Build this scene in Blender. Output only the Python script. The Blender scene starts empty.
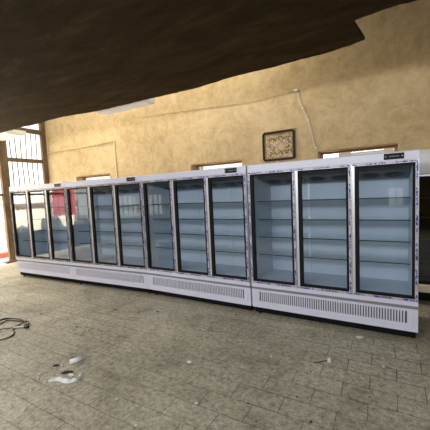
import bpy, bmesh, math, random
from mathutils import Vector, Matrix
random.seed(7)
sc = bpy.context.scene
col = sc.collection

# ------------------------------------------------------------------ materials
def mat(name, color=(.8,.8,.8), rough=.5, metal=0, emit=None, estr=1.0, spec=.5):
    m = bpy.data.materials.new(name); m.use_nodes = True
    b = m.node_tree.nodes['Principled BSDF']
    b.inputs['Base Color'].default_value = (*color, 1)
    b.inputs['Roughness'].default_value = rough
    b.inputs['Metallic'].default_value = metal
    b.inputs['Specular IOR Level'].default_value = spec
    if emit:
        b.inputs['Emission Color'].default_value = (*emit, 1)
        b.inputs['Emission Strength'].default_value = estr
    return m
class NT:
    def __init__(s, m): s.t = m.node_tree; s.b = s.t.nodes['Principled BSDF']
    def n(s, k, **kw):
        x = s.t.nodes.new(k)
        for a, v in kw.items():
            if a.startswith('i_'):
                x.inputs[a[2:].replace('_', ' ')].default_value = v
            else: setattr(x, a, v)
        return x
    def l(s, a, b): s.t.links.new(a, b)
    def coord(s): return s.n('ShaderNodeTexCoord').outputs['Object']
    def noise(s, scale, detail=4, rough=.6, vec=None, dist=0):
        x = s.n('ShaderNodeTexNoise'); x.inputs['Scale'].default_value = scale
        x.inputs['Detail'].default_value = detail; x.inputs['Roughness'].default_value = rough
        x.inputs['Distortion'].default_value = dist
        s.l(vec or s.coord(), x.inputs['Vector']); return x.outputs['Fac']
    def ramp(s, fac, stops):
        r = s.n('ShaderNodeValToRGB'); e = r.color_ramp.elements
        while len(e) < len(stops): e.new(.5)
        for k, (p, c) in zip(e, stops): k.position = p; k.color = (*c, 1)
        s.l(fac, r.inputs['Fac']); return r.outputs['Color']
    def mix(s, fac, a, b, mode='MIX'):
        x = s.n('ShaderNodeMix', data_type='RGBA', blend_type=mode)
        for v, i in ((fac, 0), (a, 6), (b, 7)):
            if hasattr(v, 'is_output'): s.l(v, x.inputs[i])
            else: x.inputs[i].default_value = v if i == 0 else (*v, 1)
        return x.outputs[2]
    def math(s, op, a, b=0., c=None):
        x = s.n('ShaderNodeMath', operation=op)
        for i, v in enumerate((a, b) if c is None else (a, b, c)):
            if hasattr(v, 'is_output'): s.l(v, x.inputs[i])
            else: x.inputs[i].default_value = v
        return x.outputs[0]
    def bump(s, h, strength=.3, dist=.02):
        x = s.n('ShaderNodeBump'); x.inputs['Strength'].default_value = strength
        x.inputs['Distance'].default_value = dist
        s.l(h, x.inputs['Height']); s.l(x.outputs[0], s.b.inputs['Normal'])

def noisy(name, c1, c2, scale=6, rough=.8, bump=.2, bscale=40, metal=0, dist=.01):
    m = mat(name, c1, rough, metal); t = NT(m)
    t.l(t.ramp(t.noise(scale), [(.35, c1), (.65, c2)]), t.b.inputs['Base Color'])
    if bump: t.bump(t.noise(bscale), bump, dist)
    return m

M = {}
# plaster wall
m = mat('plaster', rough=.9, spec=.2); t = NT(m)
a = t.ramp(t.noise(.9, 6, .62, dist=.4), [(.3, (.41,.30,.145)), (.5, (.54,.405,.215)), (.72, (.67,.53,.31))])
b = t.ramp(t.noise(5, 5, .7), [(.38, (.33,.245,.125)), (.62, (.73,.575,.35))])
c = t.mix(.28, a, b)
st = t.ramp(t.noise(2.1, 8, .75, dist=1.2), [(.44, (0,0,0)), (.5, (1,1,1)), (.56, (0,0,0))])
c = t.mix(t.math('MULTIPLY', st, .22), c, (.82,.68,.45))
t.l(c, t.b.inputs['Base Color'])
t.bump(t.math('ADD', t.noise(7, 8, .75), t.math('MULTIPLY', t.noise(45, 4), .3)), .75, .03)
M['plaster'] = m
# slab underside
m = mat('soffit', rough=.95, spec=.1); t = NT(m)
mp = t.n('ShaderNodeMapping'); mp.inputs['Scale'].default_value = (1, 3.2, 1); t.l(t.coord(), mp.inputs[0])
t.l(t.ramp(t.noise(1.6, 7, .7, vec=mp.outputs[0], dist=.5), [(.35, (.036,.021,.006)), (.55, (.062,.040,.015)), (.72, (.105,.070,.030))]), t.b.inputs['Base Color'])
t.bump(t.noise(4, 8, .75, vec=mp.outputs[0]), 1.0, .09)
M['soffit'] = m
# floor pavers
m = mat('pavers', rough=.6, spec=.35); t = NT(m)
co = t.coord()
br = t.n('ShaderNodeTexBrick', offset=.5, squash=1.0)
br.inputs['Scale'].default_value = 1; br.inputs['Brick Width'].default_value = .40; br.inputs['Row Height'].default_value = .20
br.inputs['Mortar Size'].default_value = .004; br.inputs['Mortar Smooth'].default_value = .4
br.inputs['Color1'].default_value = (.36,.34,.26,1); br.inputs['Color2'].default_value = (.50,.475,.375,1)
br.inputs['Mortar'].default_value = (.12,.105,.08,1)
nz = t.n('ShaderNodeTexNoise'); nz.inputs['Scale'].default_value = 3; t.l(co, nz.inputs['Vector'])
va = t.n('ShaderNodeVectorMath', operation='MULTIPLY_ADD'); t.l(nz.outputs['Color'], va.inputs[0]); va.inputs[1].default_value = (.02,.02,0); t.l(co, va.inputs[2])
t.l(va.outputs[0], br.inputs['Vector'])
base = t.ramp(t.noise(.8, 7, .68, dist=.6), [(.3, (.30,.272,.20)), (.5, (.46,.425,.33)), (.7, (.60,.565,.45))])
fine = t.ramp(t.noise(21, 10, .9), [(.38, (.22,.21,.19)), (.5, (.95,.95,.95)), (.64, (1.65,1.65,1.6))])
c = t.mix(.3, base, br.outputs['Color'])
fadej = t.ramp(t.noise(.55, 3, .5), [(.42, (.25,.25,.25)), (.58, (1,1,1))])
c = t.mix(t.math('MULTIPLY', br.outputs['Fac'], t.math('MULTIPLY', fadej, .85)), c, (.10,.088,.066))
c = t.mix(.85, c, fine, 'MULTIPLY')
crk = t.n('ShaderNodeTexVoronoi', feature='DISTANCE_TO_EDGE'); crk.inputs['Scale'].default_value = .9
t.l(va.outputs[0], crk.inputs['Vector'])
stain = t.ramp(t.noise(2.3, 6, .7, dist=.8), [(.52, (1,1,1)), (.72, (.62,.60,.56))])
c = t.mix(1, c, stain, 'MULTIPLY')
blot = t.ramp(t.noise(12, 5, .7), [(.63, (1,1,1)), (.74, (.5,.48,.44))])
c = t.mix(.8, c, blot, 'MULTIPLY')
t.l(c, t.b.inputs['Base Color'])
t.l(t.ramp(t.noise(1.7, 5), [(.35, (.38,)*3), (.65, (.7,)*3)]), t.b.inputs['Roughness'])
t.bump(t.math('SUBTRACT', t.math('MULTIPLY', t.noise(34, 8, .85), .9), br.outputs['Fac']), .5, .006)
M['pavers'] = m

M['enamel'] = mat('white_enamel', (.64,.65,.77), .32)
M['liner'] = mat('liner', (.59,.665,.745), .45)
M['alu'] = mat('aluminium', (.66,.66,.70), .38, .55)
M['gasket'] = mat('black_gasket', (.008,.008,.009), .6, spec=.15)
M['dark'] = mat('dark_metal', (.007,.007,.008), .8, spec=.1)
M['void'] = mat('vent_void', (.11,.11,.12), .8)
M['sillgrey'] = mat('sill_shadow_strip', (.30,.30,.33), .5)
M['darkgrey'] = mat('bar_grey', (.16,.15,.14), .6)
M['darkgrey2'] = mat('panel_grey', (.04,.042,.045), .7)
M['rubber'] = mat('rubber', (.02,.02,.02), .7)
M['orange'] = mat('orange_foot', (.38,.09,.03), .6)
M['blackgloss'] = mat('controller_black', (.01,.01,.012), .5, spec=.15)
M['greydig'] = mat('grey_marks', (.22,.24,.27), .5)
M['shelf_edge'] = mat('shelf_edge', (.02,.055,.065), .2)
M['slotmetal'] = mat('upright', (.62,.70,.78), .4, .3)
M['fan'] = mat('fan_guard', (.10,.12,.14), .5, .3)
M['evap'] = mat('evaporator_cover', (.17,.21,.25), .5)
def film(name, bg, ink, red, dens, cell=(.0068,.0105)):
    m = mat(name, bg, .4); t = NT(m)
    sp = t.n('ShaderNodeSeparateXYZ'); t.l(t.coord(), sp.inputs[0])
    fx = t.math('FLOOR', t.math('DIVIDE', sp.outputs[0], cell[0])); fz = t.math('FLOOR', t.math('DIVIDE', sp.outputs[2], cell[1]))
    cb = t.n('ShaderNodeCombineXYZ'); t.l(fx, cb.inputs[0]); t.l(fz, cb.inputs[1])
    wn = t.n('ShaderNodeTexWhiteNoise'); t.l(cb.outputs[0], wn.inputs['Vector'])
    ink_f = t.math('LESS_THAN', wn.outputs['Value'], dens)
    # words and gaps repeat along the strip, with a reddish emblem between
    ph = t.math('FRACT', t.math('MULTIPLY', t.math('ADD', sp.outputs[2], t.math('MULTIPLY', sp.outputs[0], 1.0)), 3.6))
    word = t.math('LESS_THAN', ph, .68); redz = t.math('GREATER_THAN', ph, .78)
    c = t.mix(t.math('MULTIPLY', ink_f, word), bg, ink)
    c = t.mix(t.math('MULTIPLY', t.math('MULTIPLY', ink_f, redz), .55), c, red)
    t.l(c, t.b.inputs['Base Color']); return m
M['film_blue'] = film('printed_film_blue', (.50,.52,.62), (.025,.045,.23), (.36,.25,.27), .66)
M['film_dark'] = film('printed_film_dark', (.40,.40,.44), (.035,.035,.07), (.16,.12,.14), .62)

def glass(name, tint, base=.045, k=.75, powr=3.0, rough=.015):
    m = bpy.data.materials.new(name); m.use_nodes = True; nt = m.node_tree; nt.nodes.clear()
    o = nt.nodes.new('ShaderNodeOutputMaterial'); mx = nt.nodes.new('ShaderNodeMixShader')
    tr = nt.nodes.new('ShaderNodeBsdfTransparent'); gl = nt.nodes.new('ShaderNodeBsdfGlossy')
    lw = nt.nodes.new('ShaderNodeLayerWeight'); lw.inputs['Blend'].default_value = .5
    p = nt.nodes.new('ShaderNodeMath'); p.operation = 'POWER'; p.inputs[1].default_value = powr
    q = nt.nodes.new('ShaderNodeMath'); q.operation = 'MULTIPLY_ADD'; q.inputs[1].default_value = k; q.inputs[2].default_value = base
    tr.inputs[0].default_value = (*tint, 1); gl.inputs['Roughness'].default_value = rough; gl.inputs[0].default_value = (1,1,1,1)
    L = nt.links.new
    L(lw.outputs['Facing'], p.inputs[0]); L(p.outputs[0], q.inputs[0]); L(q.outputs[0], mx.inputs[0])
    L(tr.outputs[0], mx.inputs[1]); L(gl.outputs[0], mx.inputs[2]); L(mx.outputs[0], o.inputs[0])
    return m
M['glass'] = glass('door_glass', (.87,.92,.965), .05, .85, 2.1)
M['shelfglass'] = glass('shelf_glass', (.92,.96,.96), .04)
M['darkglass'] = glass('smoked_glass', (.30,.30,.24), .06)
M['windowglass'] = glass('window_glass', (.97,.97,.92), .04)

M['wood'] = noisy('brown_painted_steel', (.10,.06,.032), (.16,.105,.062), 3, .6, .1)
M['frame_wood'] = noisy('window_wood', (.32,.17,.07), (.42,.24,.11), 5, .6, .1)
M['cream'] = mat('cream_paint', (.80,.72,.55), .6)
M['greypane'] = mat('grey_panel', (.34,.31,.24), .6)
M['lampwhite'] = mat('lamp_housing', (.78,.79,.82), .5)
M['lampdiff'] = mat('lamp_diffuser', (.80,.80,.80), .5, emit=(1,1,1), estr=.12)
M['pipe'] = noisy('pipe_paint', (.62,.46,.26), (.72,.56,.34), 4, .6, 0)
M['wire'] = mat('pale_wire', (.62,.60,.58), .5)
M['darkwire'] = mat('dark_wire', (.34,.25,.15), .6)
M['cable'] = mat('black_cable', (.02,.02,.022), .5)
M['whiteplastic'] = mat('white_plastic', (.80,.80,.78), .45)
M['chip'] = mat('pale_chip', (.72,.70,.65), .8)
M['darkchip'] = mat('dark_chip', (.03,.026,.02), .8)
M['frame_dark'] = mat('plaque_frame', (.022,.014,.009), .6, spec=.2)
m = mat('plaque_paper', (.62,.50,.33), .7); t = NT(m)
t.l(t.ramp(t.noise(38, 5, .8), [(.40, (.26,.17,.07)), (.55, (.60,.46,.26)), (.7, (.72,.59,.36))]), t.b.inputs['Base Color'])
M['paper'] = m
M['ink'] = mat('dark_ink', (.10,.06,.035), .7)
M['paleink'] = mat('pale_relief', (.85,.77,.60), .7)
M['fence'] = None
m = mat('cream_corrugated', (.82,.78,.60), .6); t = NT(m)
w = t.n('ShaderNodeTexWave', wave_type='BANDS', bands_direction='Y'); w.inputs['Scale'].default_value = 4
t.l(t.coord(), w.inputs['Vector']); t.l(t.mix(w.outputs['Fac'], (.62,.58,.42), (.88,.85,.68)), t.b.inputs['Base Color'])
M['fence'] = m
M['red'] = noisy('red_cloth', (.60,.05,.06), (.72,.10,.10), 5, .8, .3)
M['kerbred'] = mat('kerb_red', (.45,.09,.06), .8)
M['leaf'] = noisy('leaf', (.35,.38,.06), (.55,.50,.12), 9, .7, .2)
M['bark'] = mat('bark', (.2,.13,.08), .9)
M['ground'] = noisy('outside_ground', (.55,.52,.46), (.68,.65,.58), .8, .9, .1)
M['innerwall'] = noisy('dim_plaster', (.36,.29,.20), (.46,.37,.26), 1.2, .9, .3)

# ------------------------------------------------------------------ mesh helpers
class MB:
    def __init__(s): s.bm = bmesh.new(); s.mats = []
    def mi(s, m):
        if m not in s.mats: s.mats.append(m)
        return s.mats.index(m)
    def box(s, x0, x1, y0, y1, z0, z1, m=None, bev=0, rot=None):
        before = len(s.bm.faces)
        r = bmesh.ops.create_cube(s.bm, size=1)
        T = Matrix.Translation(((x0+x1)/2, (y0+y1)/2, (z0+z1)/2))
        if rot is not None: T = T @ rot
        bmesh.ops.transform(s.bm, matrix=T @ Matrix.Diagonal((abs(x1-x0), abs(y1-y0), abs(z1-z0), 1)), verts=r['verts'])
        if bev:
            es = set(e for v in r['verts'] for e in v.link_edges)
            bmesh.ops.bevel(s.bm, geom=list(es), offset=bev, segments=2, affect='EDGES')
        s.bm.faces.ensure_lookup_table()
        if m:
            k = s.mi(m)
            for f in s.bm.faces[before:]: f.material_index = k
        return s
    def face(s, pts, m=None):
        f = s.bm.faces.new([s.bm.verts.new(p) for p in pts])
        if m: f.material_index = s.mi(m)
        return s
    def prism(s, poly, axis, a, b, m=None):
        def P(p, v): return {'x': (v, p[0], p[1]), 'y': (p[0], v, p[1]), 'z': (p[0], p[1], v)}[axis]
        A = [s.bm.verts.new(P(p, a)) for p in poly]; B = [s.bm.verts.new(P(p, b)) for p in poly]
        fs = [s.bm.faces.new(A), s.bm.faces.new(list(reversed(B)))]
        n = len(poly)
        for i in range(n): fs.append(s.bm.faces.new((A[i], B[i], B[(i+1) % n], A[(i+1) % n])))
        if m:
            k = s.mi(m)
            for f in fs: f.material_index = k
        bmesh.ops.recalc_face_normals(s.bm, faces=fs)
        return s
    def cyl(s, p, q, r, r2=None, seg=14, m=None):
        p = Vector(p); q = Vector(q); d = q - p
        before = len(s.bm.faces)
        x = bmesh.ops.create_cone(s.bm, cap_ends=True, segments=seg, radius1=r, radius2=r if r2 is None else r2, depth=d.length)
        bmesh.ops.transform(s.bm, matrix=Matrix.Translation((p+q)/2) @ d.to_track_quat('Z', 'Y').to_matrix().to_4x4(), verts=x['verts'])
        s.bm.faces.ensure_lookup_table()
        for f in s.bm.faces[before:]:
            f.smooth = len(f.verts) == 4
            if m: f.material_index = s.mi(m)
        return s
    def torus(s, c, R, r, axis='Z', seg=24, rs=6, m=None):
        c = Vector(c); ax = {'Z': Matrix.Identity(3), 'Y': Matrix.Rotation(math.pi/2, 3, 'X'), 'X': Matrix.Rotation(math.pi/2, 3, 'Y')}[axis] if isinstance(axis, str) else axis
        V = [[s.bm.verts.new(c + ax @ Vector(((R+r*math.cos(b))*math.cos(a), (R+r*math.cos(b))*math.sin(a), r*math.sin(b))))
              for b in (2*math.pi*j/rs for j in range(rs))] for a in (2*math.pi*i/seg for i in range(seg))]
        for i in range(seg):
            for j in range(rs):
                f = s.bm.faces.new((V[i][j], V[(i+1) % seg][j], V[(i+1) % seg][(j+1) % rs], V[i][(j+1) % rs])); f.smooth = True
                if m: f.material_index = s.mi(m)
        return s
    def tube(s, pts, r, seg=8, m=None, smooth=True):
        pts = [Vector(p) for p in pts]
        if smooth and len(pts) > 2: pts = catmull(pts)
        rings = []; up = Vector((0, 0, 1)); N = None
        for i, p in enumerate(pts):
            T = (pts[min(i+1, len(pts)-1)] - pts[max(i-1, 0)]).normalized()
            if N is None: N = T.cross(up if abs(T.z) < .9 else Vector((1, 0, 0))).normalized()
            N = (N - T*N.dot(T)).normalized(); B = T.cross(N)
            rings.append([s.bm.verts.new(p + (N*math.cos(a) + B*math.sin(a))*r) for a in (2*math.pi*j/seg for j in range(seg))])
        fs = []
        for i in range(len(rings)-1):
            for j in range(seg):
                f = s.bm.faces.new((rings[i][j], rings[i][(j+1) % seg], rings[i+1][(j+1) % seg], rings[i+1][j])); f.smooth = True; fs.append(f)
        fs.append(s.bm.faces.new(rings[0])); fs.append(s.bm.faces.new(list(reversed(rings[-1]))))
        if m:
            for f in fs: f.material_index = s.mi(m)
        return s
    def build(s, name, m=None, parent=None, recalc=True):
        if recalc: bmesh.ops.recalc_face_normals(s.bm, faces=list(s.bm.faces))
        me = bpy.data.meshes.new(name); s.bm.to_mesh(me); s.bm.free()
        ms = s.mats or [m]
        for x in ms: me.materials.append(x)
        o = bpy.data.objects.new(name, me); col.objects.link(o)
        if parent: o.parent = parent
        return o
def catmull(P, n=6):
    out = []
    for i in range(len(P)-1):
        a = P[max(i-1, 0)]; b = P[i]; c = P[i+1]; d = P[min(i+2, len(P)-1)]
        for k in range(n):
            t = k/n
            out.append(.5*((2*b) + (c-a)*t + (2*a-5*b+4*c-d)*t*t + (3*b-a-3*c+d)*t**3))
    out.append(P[-1]); return out
def tag(o, label=None, cat=None, group=None, kind=None):
    if label: o['label'] = label
    if cat: o['category'] = cat
    if group: o['group'] = group
    if kind: o['kind'] = kind
    return o
def empty(name, loc=(0,0,0), rz=0):
    o = bpy.data.objects.new(name, None); col.objects.link(o); o.location = loc; o.rotation_euler = (0, 0, rz); o.empty_display_size = .2
    return o
def struct(o): o['kind'] = 'structure'; return o
def copy_tree(o, parent=None):
    c = o.copy(); col.objects.link(c); c.parent = parent
    for ch in list(o.children): copy_tree(ch, c)
    return c

# ------------------------------------------------------------------ the setting
GX, WY = -9.49, 2.0
RX, BY, TOP = 4.5, -9.0, 5.2
# back wall with three window openings (x0, x1)
WIN = [(-8.17, -6.75), (-4.12, -2.86), (-1.36, -.125)]
WZ0, WZ1, TH = 1.55, 2.36, .30
b = MB(); xs = [GX-.3]
for x0, x1 in WIN: xs += [x0, x1]
xs.append(RX+.3)
b.box(xs[0], xs[-1], WY, WY+TH, -.05, WZ0); b.box(xs[0], xs[-1], WY, WY+TH, WZ1, TOP)
for i in range(0, len(xs), 2): b.box(xs[i], xs[i+1], WY, WY+TH, WZ0, WZ1)
tag(struct(b.build('wall_back', M['plaster'])), 'tan rough plastered wall behind the refrigerators', 'wall')
for n, (x0, x1) in enumerate(WIN, 1):
    w = struct(empty('window_%d' % n, ((x0+x1)/2, WY+.27, WZ0)))
    hw = (x1-x0)/2; H = WZ1-WZ0
    f = MB(); fm = M['frame_wood']
    f.box(-hw, hw, -.03, .03, H-.045, H); f.box(-hw, hw, -.03, .03, 0, .045)
    f.box(-hw, -hw+.045, -.03, .03, .045, H-.045); f.box(hw-.045, hw, -.03, .03, .045, H-.045)
    f.build('window_frame', fm, w)
    l = MB(); l.box(-hw, hw, -.27, -.03, H-.018, H-.002); l.build('lintel', fm, w)
    g = MB(); g.box(-hw+.045, hw-.045, -.004, .004, .045, H-.045); g.build('pane', M['windowglass'], w)
    if n == 2:
        MB().box(-hw+.09, -hw+.15, -.025, .02, .045, H-.045).build('stile', M['cream'], w)
    if n == 1:
        MB().box(hw-.32, hw-.27, -.025, .02, .045, H-.045).build('stile', M['cream'], w)
    if n == 3:
        MB().box(-.30, -.10, -.03, .02, .045, H-.045).build('stile', M['cream'], w)
        MB().box(-.10, .42, -.025, .015, .045, H-.075).box(-.10, .42, -.026, .014, H-.075, H-.06, M['whiteplastic']).build('blind_panel', M['greypane'], w).data.materials.append(M['greypane'])
        MB().box(.42, .57, -.03, .02, .045, H-.045).build('stile', M['cream'], w)
# floor and outside ground
tag(struct(MB().box(GX-.3, RX+.3, BY-.3, WY+.3, -.12, 0).build('floor', M['pavers'])), 'worn grey stone paver floor', 'floor')
tag(struct(MB().box(-30, GX-.3, -20, 20, -.12, -.02).build('ground', M['ground'])), 'bright pale ground outside the gate', 'ground')
# low soffit slab with broken plaster edge and a notch at right
edge = [(GX-.3,.166),(-8.9,.15),(-8.32,.166),(-7.9,.185),(-7.44,.165),(-7.1,.21),(-6.78,.215),(-6.4,.19),(-6.0,.20),(-5.5,.29),(-5.06,.36),(-4.5,.385),(-4.03,.40),(-3.68,.425),(-3.2,.445),(-2.83,.45),(-2.4,.405),(-2.107,.39),(-1.75,.415),(-1.457,.405),(-1.1,.395),(-.889,.40),(-.659,.36),(-.497,.316),(-.515,.20),(-.545,.02),(-.578,-.178),(-.50,-.205),(-.423,-.210),(-.303,-.236),(-.173,-.237),(-.032,-.23),(.127,-.25),(1.0,-.30),(2.5,-.30),(RX+.3,-.30)]
rag = []
for i in range(len(edge)-1):
    (x0,y0),(x1,y1) = edge[i], edge[i+1]
    n = max(1, int(math.hypot(x1-x0, y1-y0)/.07))
    for k in range(n):
        t_ = k/n; rag.append((x0+(x1-x0)*t_, y0+(y1-y0)*t_ + random.uniform(-.010,.010)))
rag.append(edge[-1])
SZ = 3.36
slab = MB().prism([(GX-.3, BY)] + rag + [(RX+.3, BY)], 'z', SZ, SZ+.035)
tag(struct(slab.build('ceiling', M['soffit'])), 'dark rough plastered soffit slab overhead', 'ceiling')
tag(struct(MB().box(GX-.3, RX+.3, BY-.3, WY+.3, TOP, TOP+.15).build('ceiling_hall', M['innerwall'])), 'upper roof above the hall', 'ceiling')
# left wall (solid toward the camera side) and the barred gate opening
GY0 = -4.45
b = MB()
wy = (-6.95, -5.35)
b.box(GX-.3, GX, BY, wy[0], 0, TOP); b.box(GX-.3, GX, wy[1], GY0, 0, TOP)
b.box(GX-.3, GX, wy[0], wy[1], 0, .85); b.box(GX-.3, GX, wy[0], wy[1], 1.75, TOP)
b.box(GX-.3, GX, GY0, WY, 4.35, TOP)
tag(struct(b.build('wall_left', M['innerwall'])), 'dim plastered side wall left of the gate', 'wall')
w = struct(empty('window_4', (GX-.15, (wy[0]+wy[1])/2, .85)))
f = MB()
for k in range(6): y = -.8+1.6*k/5; f.box(-.02, .02, y-.03, y+.03, 0, .9)
f.box(-.02, .02, -.8, .8, .42, .48)
f.build('window_bars', M['wood'], w)
MB().box(-.05,-.045,-.8,.8,0,.9).build('pane', M['windowglass'], w)
# rear wall with a small window, right wall
b = MB(); b.box(GX-.3, -.42, BY-.3, BY, 0, TOP).box(.12, RX+.3, BY-.3, BY, 0, TOP).box(-.42, .12, BY-.3, BY, 0, .9).box(-.42, .12, BY-.3, BY, 1.62, TOP)
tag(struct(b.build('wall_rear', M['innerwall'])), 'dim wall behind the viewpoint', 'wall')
w = struct(empty('window_5', (-.15, BY-.15, .9)))
f = MB(); f.box(-.27,-.22,-.02,.02,0,.72).box(.22,.27,-.02,.02,0,.72).box(-.02,.02,-.02,.02,0,.72).box(-.27,.27,-.02,.02,.68,.72).box(-.27,.27,-.02,.02,0,.04).box(-.27,.27,-.02,.02,.38,.41)
f.build('window_frame', M['cream'], w)
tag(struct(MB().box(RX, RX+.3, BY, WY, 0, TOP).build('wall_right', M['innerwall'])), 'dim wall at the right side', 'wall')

gate = struct(empty('door_1', (GX-.05, WY, 0)))
tag(gate, 'tall brown barred gate frame open to daylight at left', 'gate')
def yb(name, y0, y1, z0, z1, d=.05, m='wood'):
    return MB().box(-d, d, y0-WY, y1-WY, z0, z1, bev=.006).build(name, M[m], gate)
yb('post', .66, .86, 0, 3.86, .06); yb('post', 1.865, 1.995, 0, 4.35, .06); yb('post', GY0, GY0+.12, 0, 4.35, .06)
yb('rail', .86, 1.865, 3.72, 3.85); yb('rail', .86, 1.865, 2.85, 2.955); yb('rail', .86, 1.865, 1.86, 1.95)
yb('rail', GY0+.12, .66, 3.72, 3.85); yb('rail', GY0+.12, .66, 2.85, 2.955); yb('rail', GY0+.12, .66, 1.88, 1.94)
for k in range(6):
    y = .975+.146*k
    pts = [(0, y-WY+.012*math.sin(z*3.1+k*.6), z) for z in [.1+.2*i for i in range(19)]]
    MB().tube(pts, .015, 6).build('bar', M['darkgrey'], gate)
MB().box(-.03, .03, .86-WY, 1.865-WY, 0, .12).build('threshold', M['wood'], gate)
MB().box(-.03, .0, GY0+.12-WY, -.9-WY, .02, .80).build('blocker_panel', M['darkgrey2'], gate)  # unseen dark panel, added to keep bright ground out of the door reflections
MB().box(-.10, .10, .55-WY, .93-WY, .0, .055, bev=.01).build('foot_plate', M['wood'], gate)

# ------------------------------------------------------------------ refrigerators
W = 1.893; D = .80
def make_fridge():
    r = empty('display_refrigerator')
    # carcass: outer shell with opening to the front
    b = MB(); e = M['enamel']
    b.box(0, .035, .05, D, .117, 2.037, e); b.box(W-.035, W, .05, D, .117, 2.037, e)
    b.box(.035, W-.035, D-.05, D, .117, 2.037, e)
    b.box(.035, W-.035, .05, D-.05, 1.975, 2.037, e); b.box(.035, W-.035, .06, D-.05, .117, .40, e)
    b.build('cabinet_body', None, r)
    b = MB()
    b.box(.0355, .06, .06, .74, .455, 1.972); b.box(W-.06, W-.0355, .06, .74, .455, 1.972)
    b.box(.06, W-.06, .71, .74, .455, 1.972); b.box(.06, W-.06, .06, .71, 1.945, 1.972); b.box(.06, W-.06, .06, .71, .41, .475)
    b.build('inner_liner', M['liner'], r)
    # fascia over the doors, slightly rounded
    MB().prism([(-.004,1.945),(-.004,2.028),(.006,2.037),(.0495,2.037),(.0495,1.945)], 'x', .001, W-.001).build('fascia', M['enamel'], r)
    # sill, and sloping step whose shade is put into its dark grey colour
    sl_ = MB().prism([(-.006,.405),(-.006,.452),(.0495,.452),(.0495,.405)], 'x', .001, W-.001).build('sill', M['enamel'], r)
    MB().prism([(-.003,.4045),(.0495,.4045),(.0495,.366),(.022,.366)], 'x', .001, W-.001).build('sill_shade_strip', M['sillgrey'], sl_)
    # kick plate with upright slots
    k = MB(); kx0, kx1, kz0, kz1 = .105, W-.10, .205, .338; y0, y1 = .008, .02
    k.box(.001, W-.001, y0, y1, .117, kz0); k.box(.001, W-.001, y0, y1, kz1, .365)
    k.box(.001, kx0, y0, y1, kz0, kz1); k.box(kx1, W-.001, y0, y1, kz0, kz1)
    n = 62; p = (kx1-kx0)/n
    for i in range(1, n): k.box(kx0+i*p-p*.27, kx0+i*p+p*.27, y0+.002, y1, kz0, kz1)
    k.box(.001, W-.001, y1, .058, .117, .130)
    kp = k.build('kick_plate', M['enamel'], r)
    MB().box(kx0-.01, kx1+.01, .035, .045, kz0-.01, kz1+.01).build('slot_backing', M['void'], kp)
    rim = MB()
    rim.box(.05, W-.05, .003, .0075, .352, .357).box(.05, W-.05, .003, .0075, .172, .177).box(.05, .055, .003, .0075, .177, .352).box(W-.055, W-.05, .003, .0075, .177, .352)
    rim.build('plate_rim', M['enamel'], kp)
    MB().box(.02, W-.02, .05, D-.02, .035, .1165).build('base_frame', M['dark'], r)
    for x in (.07, W-.07):
        for y in (.11, D-.1):
            l = MB(); l.cyl((x,y,.03), (x,y,.034), .014, m=M['dark']); l.box(x-.035, x+.035, y-.03, y+.03, .030, .0349, M['dark'])
            l.build('leg', None, r)
            MB().cyl((x,y,0), (x,y,.03), .026, .018, 18).build('levelling_foot', M['orange'] if (y < .3 and x > 1) else M['rubber'], [c for c in r.children if c.name.startswith('leg')][-1])
    # controller
    c = MB().box(W-.315, W-.132, -.014, -.0045, 1.957, 2.020, bev=.003).build('controller', M['blackgloss'], r)
    d = MB()
    for i in range(5): d.box(W-.262+i*.018, W-.25+i*.018, -.0155, -.0141, 1.983, 1.993)
    d.build('display', M['greydig'], c)
    for x in (W-.298, W-.149): MB().cyl((x,-.017,1.988), (x,-.0141,1.988), .008, seg=12).build('button', M['greydig'], c)
    # mullion posts between doors
    for i in (0, 1, 2, 3):
        x = min(max(i*W/3, .020), W-.020)
        MB().box(x-.019, x+.019, .012, .0495, .4525, 1.9445).build('mullion', M['alu'], r)
    P = W/3
    for i in range(3):
        a, z0, z1 = i*P+.006, .456, 1.940
        bb = (i+1)*P-.006
        d = empty('door'); d.parent = r; d.location = (0, 0, 0)
        f = MB(); t = .026; y0, y1 = -.012, .011
        f.box(a, bb, y0, y1, z1-t, z1); f.box(a, bb, y0, y1, z0, z0+t)
        f.box(a, a+t, y0, y1, z0+t, z1-t); f.box(bb-t, bb, y0, y1, z0+t, z1-t)
        f.build('door_frame', M['alu'], d)
        g = MB(); u = .027; A, B, Z0, Z1 = a+t, bb-t, z0+t, z1-t
        yy0, yy1 = -.006, .034
        g.box(A, B, yy0, yy1, Z1-u, Z1); g.box(A, B, yy0, yy1, Z0, Z0+u); g.box(A, A+.042, yy0, yy1, Z0+u, Z1-u); g.box(B-.026, B, yy0, yy1, Z0+u, Z1-u)
        g.build('gasket', M['gasket'], d)
        MB().face([(A+.042,.012,Z0+u),(B-.026,.012,Z0+u),(B-.026,.012,Z1-u),(A+.042,.012,Z1-u)]).build('glass_pane', M['glass'], d)
        s = MB(); e_ = .003; ys = (-.0145, -.0125)
        s.box(a+e_, bb-e_, *ys, z1-t+e_, z1-e_).box(a+e_, bb-e_, *ys, z0+e_, z0+t-e_)
        s.box(bb-t+e_, bb-e_, *ys, z0+t, z1-t)
        if i == 0: s.box(a+e_, a+t-e_, *ys, z0+t, z1-t)
        s.build('printed_film', M['film_blue'], d)
        # shelves of this bay
        xa, xb = max(i*P+.012, .066), min((i+1)*P-.012, W-.066)
        for z in (1.553, 1.305, 1.065, .822):
            q = MB(); q.box(xa, xb, .152, .66, z-.006, z, M['shelfglass']); q.box(xa, xb, .142, .152, z-.009, z+.003, M['shelf_edge'])
            pass
            q.build('shelf', None, r)
        v = MB(); v.prism([(.16,1.944),(.22,1.86),(.64,1.78),(.69,1.80),(.69,1.944)], 'x', xa, xb)
        ev = v.build('evaporator_cover', M['evap'], r)
        sl = math.atan2(-.08, .42); R3 = Matrix.Rotation(sl, 3, 'X')
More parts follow.
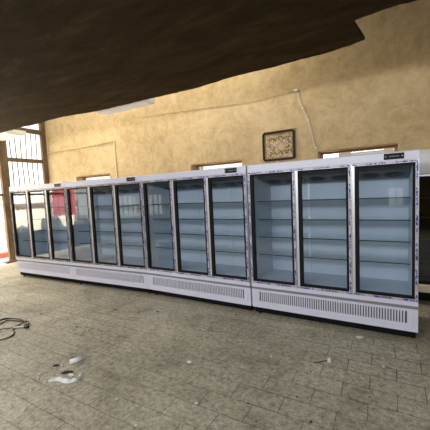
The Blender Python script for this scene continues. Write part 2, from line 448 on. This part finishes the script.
        for s_ in (.28, .72):
            cx = xa+(xb-xa)*s_; cy, cz = .43, 1.812
            fg = MB()
            for rr in (.105, .08, .055, .03): fg.torus((cx, cy, cz), rr, .004, R3, 28, 5)
            for an in range(4):
                dv = R3 @ Vector((math.cos(an*math.pi/4), math.sin(an*math.pi/4), 0))*.105
                fg.cyl(Vector((cx,cy,cz))-dv, Vector((cx,cy,cz))+dv, .003, seg=6)
            n_ = R3 @ Vector((0,0,1)); fg.cyl(Vector((cx,cy,cz))-n_*.003, Vector((cx,cy,cz))+n_*.012, .026, seg=16)
            fg.build('fan_guard', M['fan'], ev)
    for i in range(1, 3):
        x = i*P
        MB().box(x-.012, x+.012, .700, .7095, .48, 1.79).build('shelf_upright', M['slotmetal'], r)
    return r
NX = [-7.601, -5.700, -3.804, -1.909, 0.0]; NY = [-.11, -.033, .052, .017, 0.0]
proto = make_fridge()
labels = [
 'leftmost white three-door glass display refrigerator, standing beside the barred gate',
 'second white display refrigerator from the gate, three glass doors with dark marked edging',
 'third white display refrigerator from the gate, standing left of the one nearest the camera',
 'rightmost and largest-looking white display refrigerator, clear slotted kick plate and blue printed film']
def all_children(o):
    for c in o.children:
        yield c
        yield from all_children(c)
for i in range(4):
    o = proto if i == 3 else copy_tree(proto)
    dx, dy = NX[i+1]-NX[i], NY[i+1]-NY[i]; L = math.hypot(dx, dy)
    o.location = (NX[i]+(L-W)*dx/L+(.006 if i == 3 else 0), NY[i]+(L-W)*dy/L, 0); o.rotation_euler = (0, 0, math.atan2(dy, dx))
    tag(o, labels[i], 'refrigerator', 'glass door display refrigerators in the row')
    if i < 2:
        for c in all_children(o):
            if c.name.startswith('printed_film'):
                c.material_slots[0].link = 'OBJECT'; c.material_slots[0].material = M['film_dark']

# second cabinet standing behind at the right
r = empty('chiller_cabinet', (-.25, 1.32, 0)); tag(r, 'dark glass chiller cabinet with white canopy, standing behind the row at right', 'refrigerator')
w2, d2 = 2.2, .62
MB().box(0,.04,0,d2,.18,1.81).box(w2-.04,w2,0,d2,.18,1.81).box(.04,w2-.04,d2-.04,d2,.18,1.81).box(.04,w2-.04,.04,d2-.04,.18,.24).build('cabinet_body', noisy('khaki_liner',(.10,.09,.055),(.14,.125,.08),3,.6,0), r)
MB().prism([(0,1.81),(-.02,1.83),(-.02,2.10),(.05,2.155),(d2,2.155),(d2,1.81)], 'x', 0, w2).build('canopy', M['lampwhite'], r)
MB().box(.5,w2-.1,-.028,-.021,1.86,2.06,bev=.004).build('canopy_panel', mat('pale_teal_panel',(.55,.66,.66),.2), r)
MB().box(.4,w2-.4,-.01,.0,1.80,1.812).box(0,w2,-.035,.0,1.79,1.81).build('canopy_trim', M['alu'], r)
MB().prism([(-.06,.18),(-.07,.20),(-.07,.27),(-.04,.285),(.04,.285),(.04,.18)], 'x', 0, w2).build('front_ledge', M['cream'], r)
MB().box(.02,w2-.02,.0,d2-.02,.05,.18).build('base_frame', M['dark'], r)
for x in (.1, w2-.1):
    for y in (.06, d2-.1): MB().cyl((x,y,0),(x,y,.05),.03,.02).build('levelling_foot', M['rubber'], r)
for z in (.60, .92, 1.225, 1.50):
    MB().box(.045,w2-.045,.08,.5,z-.02,z).build('shelf', M['greypane'], r)
for x0, x1 in ((.0,.73),(.735,1.465),(1.47,2.2)):
    dd = MB(); dd.box(x0,x0+.03,-.02,.0,.29,1.79).box(x1-.03,x1,-.02,.0,.29,1.79).box(x0+.03,x1-.03,-.02,.0,.29,.33).box(x0+.03,x1-.03,-.02,.0,1.75,1.79)
    d = dd.build('door', M['gasket'], r)
    MB().face([(x0+.03,-.01,.33),(x1-.03,-.01,.33),(x1-.03,-.01,1.75),(x0+.03,-.01,1.75)]).build('glass_pane', M['darkglass'], d)

# ------------------------------------------------------------------ wall things
# framed plaque
r = empty('framed_plaque', (-2.075, 1.998, 2.535)); tag(r, 'dark framed ornamental plaque with flowing script hung on the plaster wall', 'plaque')
pw, ph, cr = .315, .275, .055
def rrect(hw, hh, rad, n=6):
    P = []
    for cx, cy, a0 in ((hw-rad,hh-rad,0),(-hw+rad,hh-rad,90),(-hw+rad,-hh+rad,180),(hw-rad,-hh+rad,270)):
        for k in range(n+1):
            a = math.radians(a0+90*k/n); P.append((cx+rad*math.cos(a), cy+rad*math.sin(a)))
    return P
MB().box(-pw+.03, pw+.015, -.012, 0, -ph+.01, ph+.015).build('backing_board', M['frame_wood'], r)
o_, i_ = rrect(pw, ph, cr), rrect(pw-.038, ph-.038, .02)
fb = MB(); bmm = fb.bm
F = [[bmm.verts.new((x, y, z)) for x, z in ring] for ring, y in ((o_,-.013),(o_,-.04),(i_,-.034),(i_,-.013))]
n = len(o_)
for a_, b_ in ((0,1),(1,2),(2,3),(3,0)):
    for k in range(n): bmm.faces.new((F[a_][k], F[a_][(k+1)%n], F[b_][(k+1)%n], F[b_][k]))
fb.build('frame', M['frame_dark'], r)
MB().prism(rrect(pw-.037, ph-.037, .02), 'y', -.02, -.0125).build('plaque_face', M['paper'], r)
rs = random.Random(3)
ink = MB(); pale = MB()
for row in range(4):
    zc = .145-row*.092
    x = -.205
    while x < .20:
        L = rs.uniform(.05,.10); s = rs.choice((-1,1))
        pts = [(x+L*t_, -.0225, zc+.026*math.sin(t_*math.pi*rs.uniform(1.2,2.2))*s+.012*math.cos(t_*5)+.10*x) for t_ in (0,.25,.5,.75,1)]
        (pale if (row in (1,2) and rs.random() < .65) else ink).tube(pts, rs.uniform(.0035,.0065), 5)
        if rs.random() < .6: ink.box(x+L/2-.005, x+L/2+.005, -.025, -.0205, zc+.04+.1*x, zc+.05+.1*x)
        if rs.random() < .5: ink.tube([(x+L*.6,-.0225,zc+.045),(x+L*.55,-.0225,zc+.01),(x+L*.62,-.0225,zc-.02)], .004, 5)
        x += L*.8
for k in range(44):      # ornamental border
    a = k/44
    per = [(-.262,.222),(.262,.222),(.262,-.222),(-.262,-.222)]
    q = a*4; s0 = int(q); f_ = q-s0; A_, B_ = per[s0], per[(s0+1)%4]
    px, pz = A_[0]+(B_[0]-A_[0])*f_, A_[1]+(B_[1]-A_[1])*f_
    ink.torus((px,-.0215,pz), .011, .003, 'Y', 10, 4)
ink.build('script', M['ink'], r); pale.build('relief_script', M['paleink'], r)
MB().cyl((-.02,0,-ph-.035), (-.02,-.03,-ph-.03), .012, seg=10).build('wall_peg', M['whiteplastic'], r)

pp = MB().tube([(-9.40,1.980,3.70),(-9.40,1.980,3.168)], .014, 8, smooth=False).tube([(-9.40,1.980,3.168),(-6.49,1.980,3.160)], .017, 8, smooth=False).tube([(-6.49,1.980,3.160),(-6.42,1.980,.0)], .015, 8, smooth=False)
tag(pp.build('conduit_pipe', M['pipe']), 'thin pale conduit running level then dropping down the wall beside the leftmost window', 'pipe')
wr = empty('wall_wire', (-2.02,1.98,3.467)); tag(wr, 'thin sagging wire crossing the upper wall and dropping beside the plaque to the right window', 'wire')
def rel(P): return [(x+2.02, y-1.98, z-3.467) for x, y, z in P]
MB().tube(rel([(-5.6,1.989,3.62),(-4.6,1.989,3.57),(-3.4,1.989,3.50),(-2.9,1.989,3.46),(-2.45,1.989,3.45),(-2.02,1.989,3.475),(-1.72,1.989,3.495)]), .0035, 6).build('long_strand', M['darkwire'], wr)
MB().tube(rel([(-1.80,1.989,3.50),(-1.70,1.989,3.475),(-1.65,1.989,3.30),(-1.58,1.989,3.10),(-1.51,1.985,2.93),(-1.46,1.985,2.70),(-1.39,1.985,2.40)]), .008, 6).build('drop_strand', M['wire'], wr)
b = MB(); b.box(.30-.03,.30+.03,-.01,.015,.01,.045)
for p_ in ((-1.515,2.93),(-1.60,3.16),(-1.385,2.42)): b.box(p_[0]+2.02-.013,p_[0]+2.02+.013,-.008,.016,p_[1]-3.467-.012,p_[1]-3.467+.012)
b.build('clip', M['whiteplastic'], wr)

# fluorescent fixtures mounted along the slab edge
def lampbox(x0, x1, y0, y1, sk, label):
    r = empty('light_fixture', ((x0+x1)/2, (y0+y1)/2, 3.385)); hx, hy = (x1-x0)/2, (y1-y0)/2
    tag(r, label, 'light', 'white box light fixtures at the slab edge')
    r.rotation_euler = (0,0,sk)
    MB().box(-hx, hx, -hy, hy, .012, .115, bev=.006).build('housing', M['lampwhite'], r)
    MB().box(-hx+.02, hx-.02, -hy+.04, hy-.04, .0, .0115).build('diffuser', M['lampdiff'], r)
    MB().box(-hx+.2,-hx+.26,-hy-.05,-hy,.03,.08).box(hx-.26,hx-.2,-hy-.05,-hy,.03,.08).build('bracket', M['dark'], r)
    return r
lampbox(-9.46,-8.34,.30,.79,0,'white box light fixture near the gate at far left')
lampbox(-5.30,-4.03,.47,.775,.03,'white box light fixture showing past the slab edge above the middle of the row')

# ------------------------------------------------------------------ floor litter
def zz(P, z): return [(x, y, z) for x, y in P]
c1 = [(-4.455,-2.112),(-4.419,-1.937),(-4.40,-1.844),(-4.462,-1.755),(-4.606,-1.696),(-4.661,-1.605),(-4.567,-1.564),(-4.571,-1.515),(-4.699,-1.466),(-4.837,-1.516),(-5.006,-1.564),(-4.962,-1.687),(-4.891,-1.886),(-4.75,-2.05),(-4.55,-2.1)]
c2 = [(-4.80,-2.02),(-4.777,-1.956),(-4.743,-1.788),(-4.646,-1.713),(-4.643,-1.614),(-4.686,-1.514),(-4.807,-1.477),(-5.0,-1.52),(-5.08,-1.66),(-5.0,-1.9),(-4.8,-2.02)]
c3 = [(-4.964,-1.855),(-5.06,-1.642),(-5.026,-1.554),(-4.797,-1.509),(-4.60,-1.53),(-4.51,-1.575)]
cb = empty('cable_coil', (-4.7,-1.75,0)); tag(cb, 'loosely coiled black cable lying on the floor at the left edge', 'cable')
rl = lambda P, z: [(x+4.7, y+1.75, z+random.uniform(0,.004)) for x, y in P]
for q, z in ((c1,.008),(c2,.020),(c3,.032)): MB().tube(rl(q, z), .0075, 7).build('cable_loop', M['cable'], cb)
MB().box(.16,.245,.145,.195,.001,.032,bev=.008).build('plug', M['cable'], cb)
MB().tube([(.05,.06,.02),(.12,.13,.02),(.17,.16,.02)], .011, 8).build('tape_wrap', M['whiteplastic'], cb)

cy = MB(); cy.cyl((-3.128,-1.884,.024),(-3.064,-1.766,.024),.024,seg=20).cyl((-3.0635,-1.765,.024),(-3.060,-1.758,.024),.020,seg=20)
tag(cy.build('plastic_tube', M['whiteplastic']), 'short white plastic tube lying on the floor', 'tube')
P = [Vector((x,y,.004)) for x,y in [(-3.03,-2.17),(-3.01,-2.119),(-2.948,-2.089),(-2.866,-2.083),(-2.817,-2.035),(-2.835,-1.958)]]
P = catmull(P, 4); s = MB(); prev = None
for i, p_ in enumerate(P):
    T = (P[min(i+1,len(P)-1)]-P[max(i-1,0)]).normalized(); N = Vector((-T.y,T.x,0)); wd = .022*(.35+math.sin(math.pi*(i+1)/(len(P)+1)))
    z = .006+.008*abs(math.sin(i*.7))
    cur = [s.bm.verts.new(p_+N*wd+Vector((0,0,z))), s.bm.verts.new(p_+Vector((0,0,.002+z*1.6))), s.bm.verts.new(p_-N*wd)]
    if prev:
        s.bm.faces.new((prev[0],prev[1],cur[1],cur[0])); s.bm.faces.new((prev[1],prev[2],cur[2],cur[1]))
    prev = cur
st = s.build('plastic_strip', M['whiteplastic']); so = st.modifiers.new('s','SOLIDIFY'); so.thickness = .002
tag(st, 'crumpled white plastic strip in front of the white tube', 'litter')
def rock(name, x, y, r, m, label, cat, group=None, flat=.5, stretch=1.0, rz=0):
    b = MB(); bmesh.ops.create_icosphere(b.bm, subdivisions=2, radius=r)
    for v in b.bm.verts:
        v.co = v.co*random.uniform(.72,1.15); v.co.x *= stretch; v.co.z *= flat
    zm = min(v.co.z for v in b.bm.verts)
    for v in b.bm.verts: v.co.z -= zm
    o = b.build(name, m); o.location = (x, y, 0); o.rotation_euler = (0,0,rz)
    return tag(o, label, cat, group)
def scrap(x, y, L, wd, rz, m, label):
    b = MB(); b.prism([(-L,-wd),(-L*.3,-wd*1.2),(L,-wd*.4),(L*.8,wd*.6),(L*.1,wd),(-L*.7,wd*.8)], 'z', 0, .012)
    o = b.build('scrap', m); o.location = (x,y,0); o.rotation_euler = (0,0,rz); return tag(o, label, 'litter')
scrap(-3.01,-1.99,.055,.018,.55,M['darkchip'],'larger dark scrap lying between the white tube and the crumpled strip')
scrap(-3.23,-1.965,.032,.013,.5,M['darkchip'],'small dark scrap lying left of the white tube')
rock('pale_chip',-3.172,-1.94,.016,M['chip'],'pale chip touching the small dark scrap left of the white tube','debris')
o = scrap(-2.935,-2.0,.03,.008,.2,M['whiteplastic'],'thin white sliver joining the dark scrap to the crumpled strip')
dark = [(-4.807,-1.208),(-3.872,-1.273),(-3.844,-.632),(-3.445,-.56),(-3.188,-.435),(-2.095,-.082),(-1.29,-.43),(-1.227,-1.1),(-1.247,-1.619),(-1.12,-1.767),(-.899,-.238),(-.643,-.343),(-.896,-.978),(-.921,-1.37),(-.401,-1.124),(-.763,-1.591)]
for i, (x, y) in enumerate(dark):
    rock('dark_chip', x, y, .013 if i < 6 else .008, M['darkchip'], 'small dark chip scattered on the paver floor', 'debris', 'dark chips on the floor', .4, random.uniform(1,1.9), random.uniform(0,3))
white = [(-3.428,-1.591),(-2.736,-1.43),(-2.25,-2.055),(-3.054,-2.316),(-2.843,-2.487),(-1.897,-2.194),(-3.178,-2.182),(-3.244,-2.125),(-1.717,-.736),(-1.31,-.89),(-1.369,-.074),(-1.62,-1.801),(-.309,-.614)]
for x, y in white:
    rock('pale_chip', x, y, .012, M['chip'], 'small pale stone chip scattered on the paver floor', 'debris', 'pale chips on the floor', .6, random.uniform(1,1.5), random.uniform(0,3))
rock('pale_flake',-.766,-.755,.026,M['whiteplastic'],'brightest white flake on the floor in front of the rightmost refrigerator','debris',None,.9,.8)
rock('pale_flake',-.55,-.096,.026,M['chip'],'wide pale flake close under the kick plate of the rightmost refrigerator','debris',None,.25,1.6,.3)
rock('pale_flake',-2.012,-1.332,.020,M['whiteplastic'],'white flake on the stained middle of the floor','debris',None,.5,1.5,.3)
tw = MB().tube([(-.90,-.815,.004),(-.85,-.793,.010),(-.793,-.729,.005)], .004, 6); tag(tw.build('twig', M['darkchip']), 'thin dark twig beside the brightest white flake', 'twig')

# ------------------------------------------------------------------ outside the gate, and what the glass reflects
fn = empty('corrugated_fence', (-12,-3.3,-.02)); tag(fn, 'cream corrugated fence outside the gate, seen reflected in the leftmost doors', 'fence')
b = MB(); ys = [-2.4+.05*i for i in range(97)]
for i in range(96):
    a0, a1 = .02*math.sin(i*1.57), .02*math.sin((i+1)*1.57)
    b.face([(a0,ys[i],0),(a1,ys[i+1],0),(a1,ys[i+1],2.9),(a0,ys[i],2.9)])
b.build('sheet', M['fence'], fn)
MB().box(.03,.09,-2.4,2.4,1.58,1.66).box(.03,.09,-2.4,2.4,2.8,2.88).build('rail', M['wood'], fn)
for y in (-2.2,-.75,.8,2.2): MB().box(.03,.09,y-.03,y+.03,0,2.9).build('post', M['wood'], fn)
tag(MB().box(-10.95,-10.6,-1.6,1.75,-.02,.13,bev=.02).build('kerb', M['kerbred']), 'low red painted kerb outside the gate opening', 'kerb')
bs = empty('shrub', (-14.2,2.3,-.02)); tag(bs, 'yellow green shrub outside beyond the gate', 'shrub')
MB().cyl((0,0,0),(0,0,1.5),.05,.03).build('stem', M['bark'], bs)
b = MB(); rr = random.Random(5)
for k in range(420):
    a, e2, q = rr.uniform(0,6.28), rr.uniform(-1,1), rr.uniform(.35,1)**.5
    c = Vector((math.cos(a)*.5*q*math.sqrt(1-e2*e2), math.sin(a)*.5*q*math.sqrt(1-e2*e2), 1.75+e2*.42*q))
    u = Vector((rr.uniform(-1,1),rr.uniform(-1,1),rr.uniform(-1,1))).normalized()*.05; v = u.orthogonal().normalized()*.022
    b.face([c-u, c+v, c+u, c-v])
b.build('foliage', M['leaf'], bs)
ct = empty('hanging_cloth', (-10.5,-3.8,-.02)); tag(ct, 'red cloth hung on a rail outside the gate, seen reflected in the left doors', 'cloth')
rc = MB(); pr = None
for i in range(34):
    y = -.53+i*.032; x = .03*math.sin(i*.9)
    cur = [rc.bm.verts.new((x,y,1.14)), rc.bm.verts.new((x-.01,y,2.8))]
    if pr: rc.bm.faces.new((pr[0],cur[0],cur[1],pr[1]))
    pr = cur
rc.build('cloth_sheet', M['red'], ct)
MB().cyl((-.01,-.62,2.82),(-.01,.62,2.82),.02).cyl((-.01,-.6,0),(-.01,-.6,2.82),.025).cyl((-.01,.6,0),(-.01,.6,2.82),.025).build('rail_frame', M['wood'], ct)
M['tarp'] = noisy('dark_tarp', (.015,.017,.02), (.05,.052,.056), 4, .7, .6, 12, dist=.05)
def pile(x, y, rx, ry, h, label):
    b = MB(); bmesh.ops.create_icosphere(b.bm, subdivisions=4, radius=1)
    for v in b.bm.verts:
        c = v.co.copy(); k = 1+.12*math.sin(c.x*5+x)*math.cos(c.y*6+y)+.06*math.sin(c.z*11+c.x*7)
        v.co = Vector((c.x*rx*k, c.y*ry*k, (max(c.z, -.15)+.15)*h/1.15*k))
    for f in b.bm.faces: f.smooth = True
    o = b.build('covered_pile', M['tarp']); o.location = (x, y, -.02); tag(o, label, 'pile')
pile(-11.3,-3.75,.36,.52,1.12,'large dark covered pile beyond the gate, seen reflected in the second and third doors')
pile(-11.35,-2.68,.30,.34,.85,'lower dark covered pile beyond the gate, seen reflected in the first door')
pile(-11.1,-5.1,.36,.45,1.0,'dark covered pile outside behind the hanging red cloth')
ro = MB().cyl((0,0,0),(0,.02,.60),.085,.085,24).cyl((0,.02,.60),(0,.0205,.603),.06,.06,24).build('rolled_sheet', mat('pale_green_plastic',(.62,.82,.68),.5))
ro.location = (-6.4,-2.03,0); tag(ro, 'pale green roll standing on the floor, seen reflected in a middle glass door', 'roll')
bn = MB().cyl((0,0,0),(0,0,.5),.19,.24,28).torus((0,0,.5),.24,.015).build('plastic_bin', M['whiteplastic'])
bn.location = (-5.45,-2.25,0); tag(bn, 'white round plastic bin on the floor, seen reflected in a middle glass door', 'bin')

# ------------------------------------------------------------------ light
wd = bpy.data.worlds.new('World'); sc.world = wd; wd.use_nodes = True
bg = wd.node_tree.nodes['Background']; bg.inputs[0].default_value = (1,.97,.90,1); bg.inputs[1].default_value = 1.7
def area(name, loc, target, sx, sy, power, color=(1,1,1), spread=180):
    l = bpy.data.lights.new(name, 'AREA'); l.shape = 'RECTANGLE'; l.size = sx; l.size_y = sy; l.energy = power; l.color = color
    l.spread = math.radians(spread)
    o = bpy.data.objects.new(name, l); col.objects.link(o); o.location = loc
    o.rotation_euler = (Vector(target)-Vector(loc)).to_track_quat('-Z', 'Y').to_euler(); return o
area('gate_daylight', (GX+.15, -1.3, 3.1), (-4.5, -.3, 0), 2.6, .7, 190, (1,.90,.72))
area('fence_fill', (-10.0, -3.4, 4.9), (-12, -3.4, 1.2), 4.5, .8, 3200, (1,.97,.90))  # unseen lamp added to brighten the fence mirrored in the left doors
area('row_fill', (-2.2, -6.6, 3.1), (-2.4, 1.5, .8), 7.5, .9, 400, (.94,.96,1.0))  # unseen fill lamp added under the slab behind the camera, lights the row
area('hall_fill', (-5.3, 1.0, 5.0), (-5.3, 1.2, 0), 7, .8, 150, (1,.90,.74))  # unseen fill lamp added under the roof to brighten wall and floor

# ------------------------------------------------------------------ camera
yaw, pitch, roll, f, px, py = .519, -.0783, -.0459, 300.09, 216.03, 216.77
import json
sy_, cy_, sp_, cp_ = math.sin(yaw), math.cos(yaw), math.sin(pitch), math.cos(pitch)
fwd = Vector((-sy_*cp_, cy_*cp_, sp_)); right = Vector((cy_, sy_, 0)); up = right.cross(fwd)
R_ = right*math.cos(roll)+up*math.sin(roll); U_ = -right*math.sin(roll)+up*math.cos(roll)
cam = bpy.data.cameras.new('camera'); co = bpy.data.objects.new('camera', cam); col.objects.link(co)
mt = Matrix((R_, U_, -fwd)).transposed().to_4x4(); mt.translation = Vector((-.282,-3.686,1.689)); co.matrix_world = mt
cam.sensor_width = 36; cam.sensor_fit = 'HORIZONTAL'; cam.lens = f/430*36
cam.shift_x = -(px-215)/430; cam.shift_y = (py-215)/430; cam.clip_start = .02
sc.camera = co
sc.view_settings.view_transform = 'Standard'; sc.view_settings.look = 'None'; sc.view_settings.exposure = 0; sc.view_settings.gamma = 1
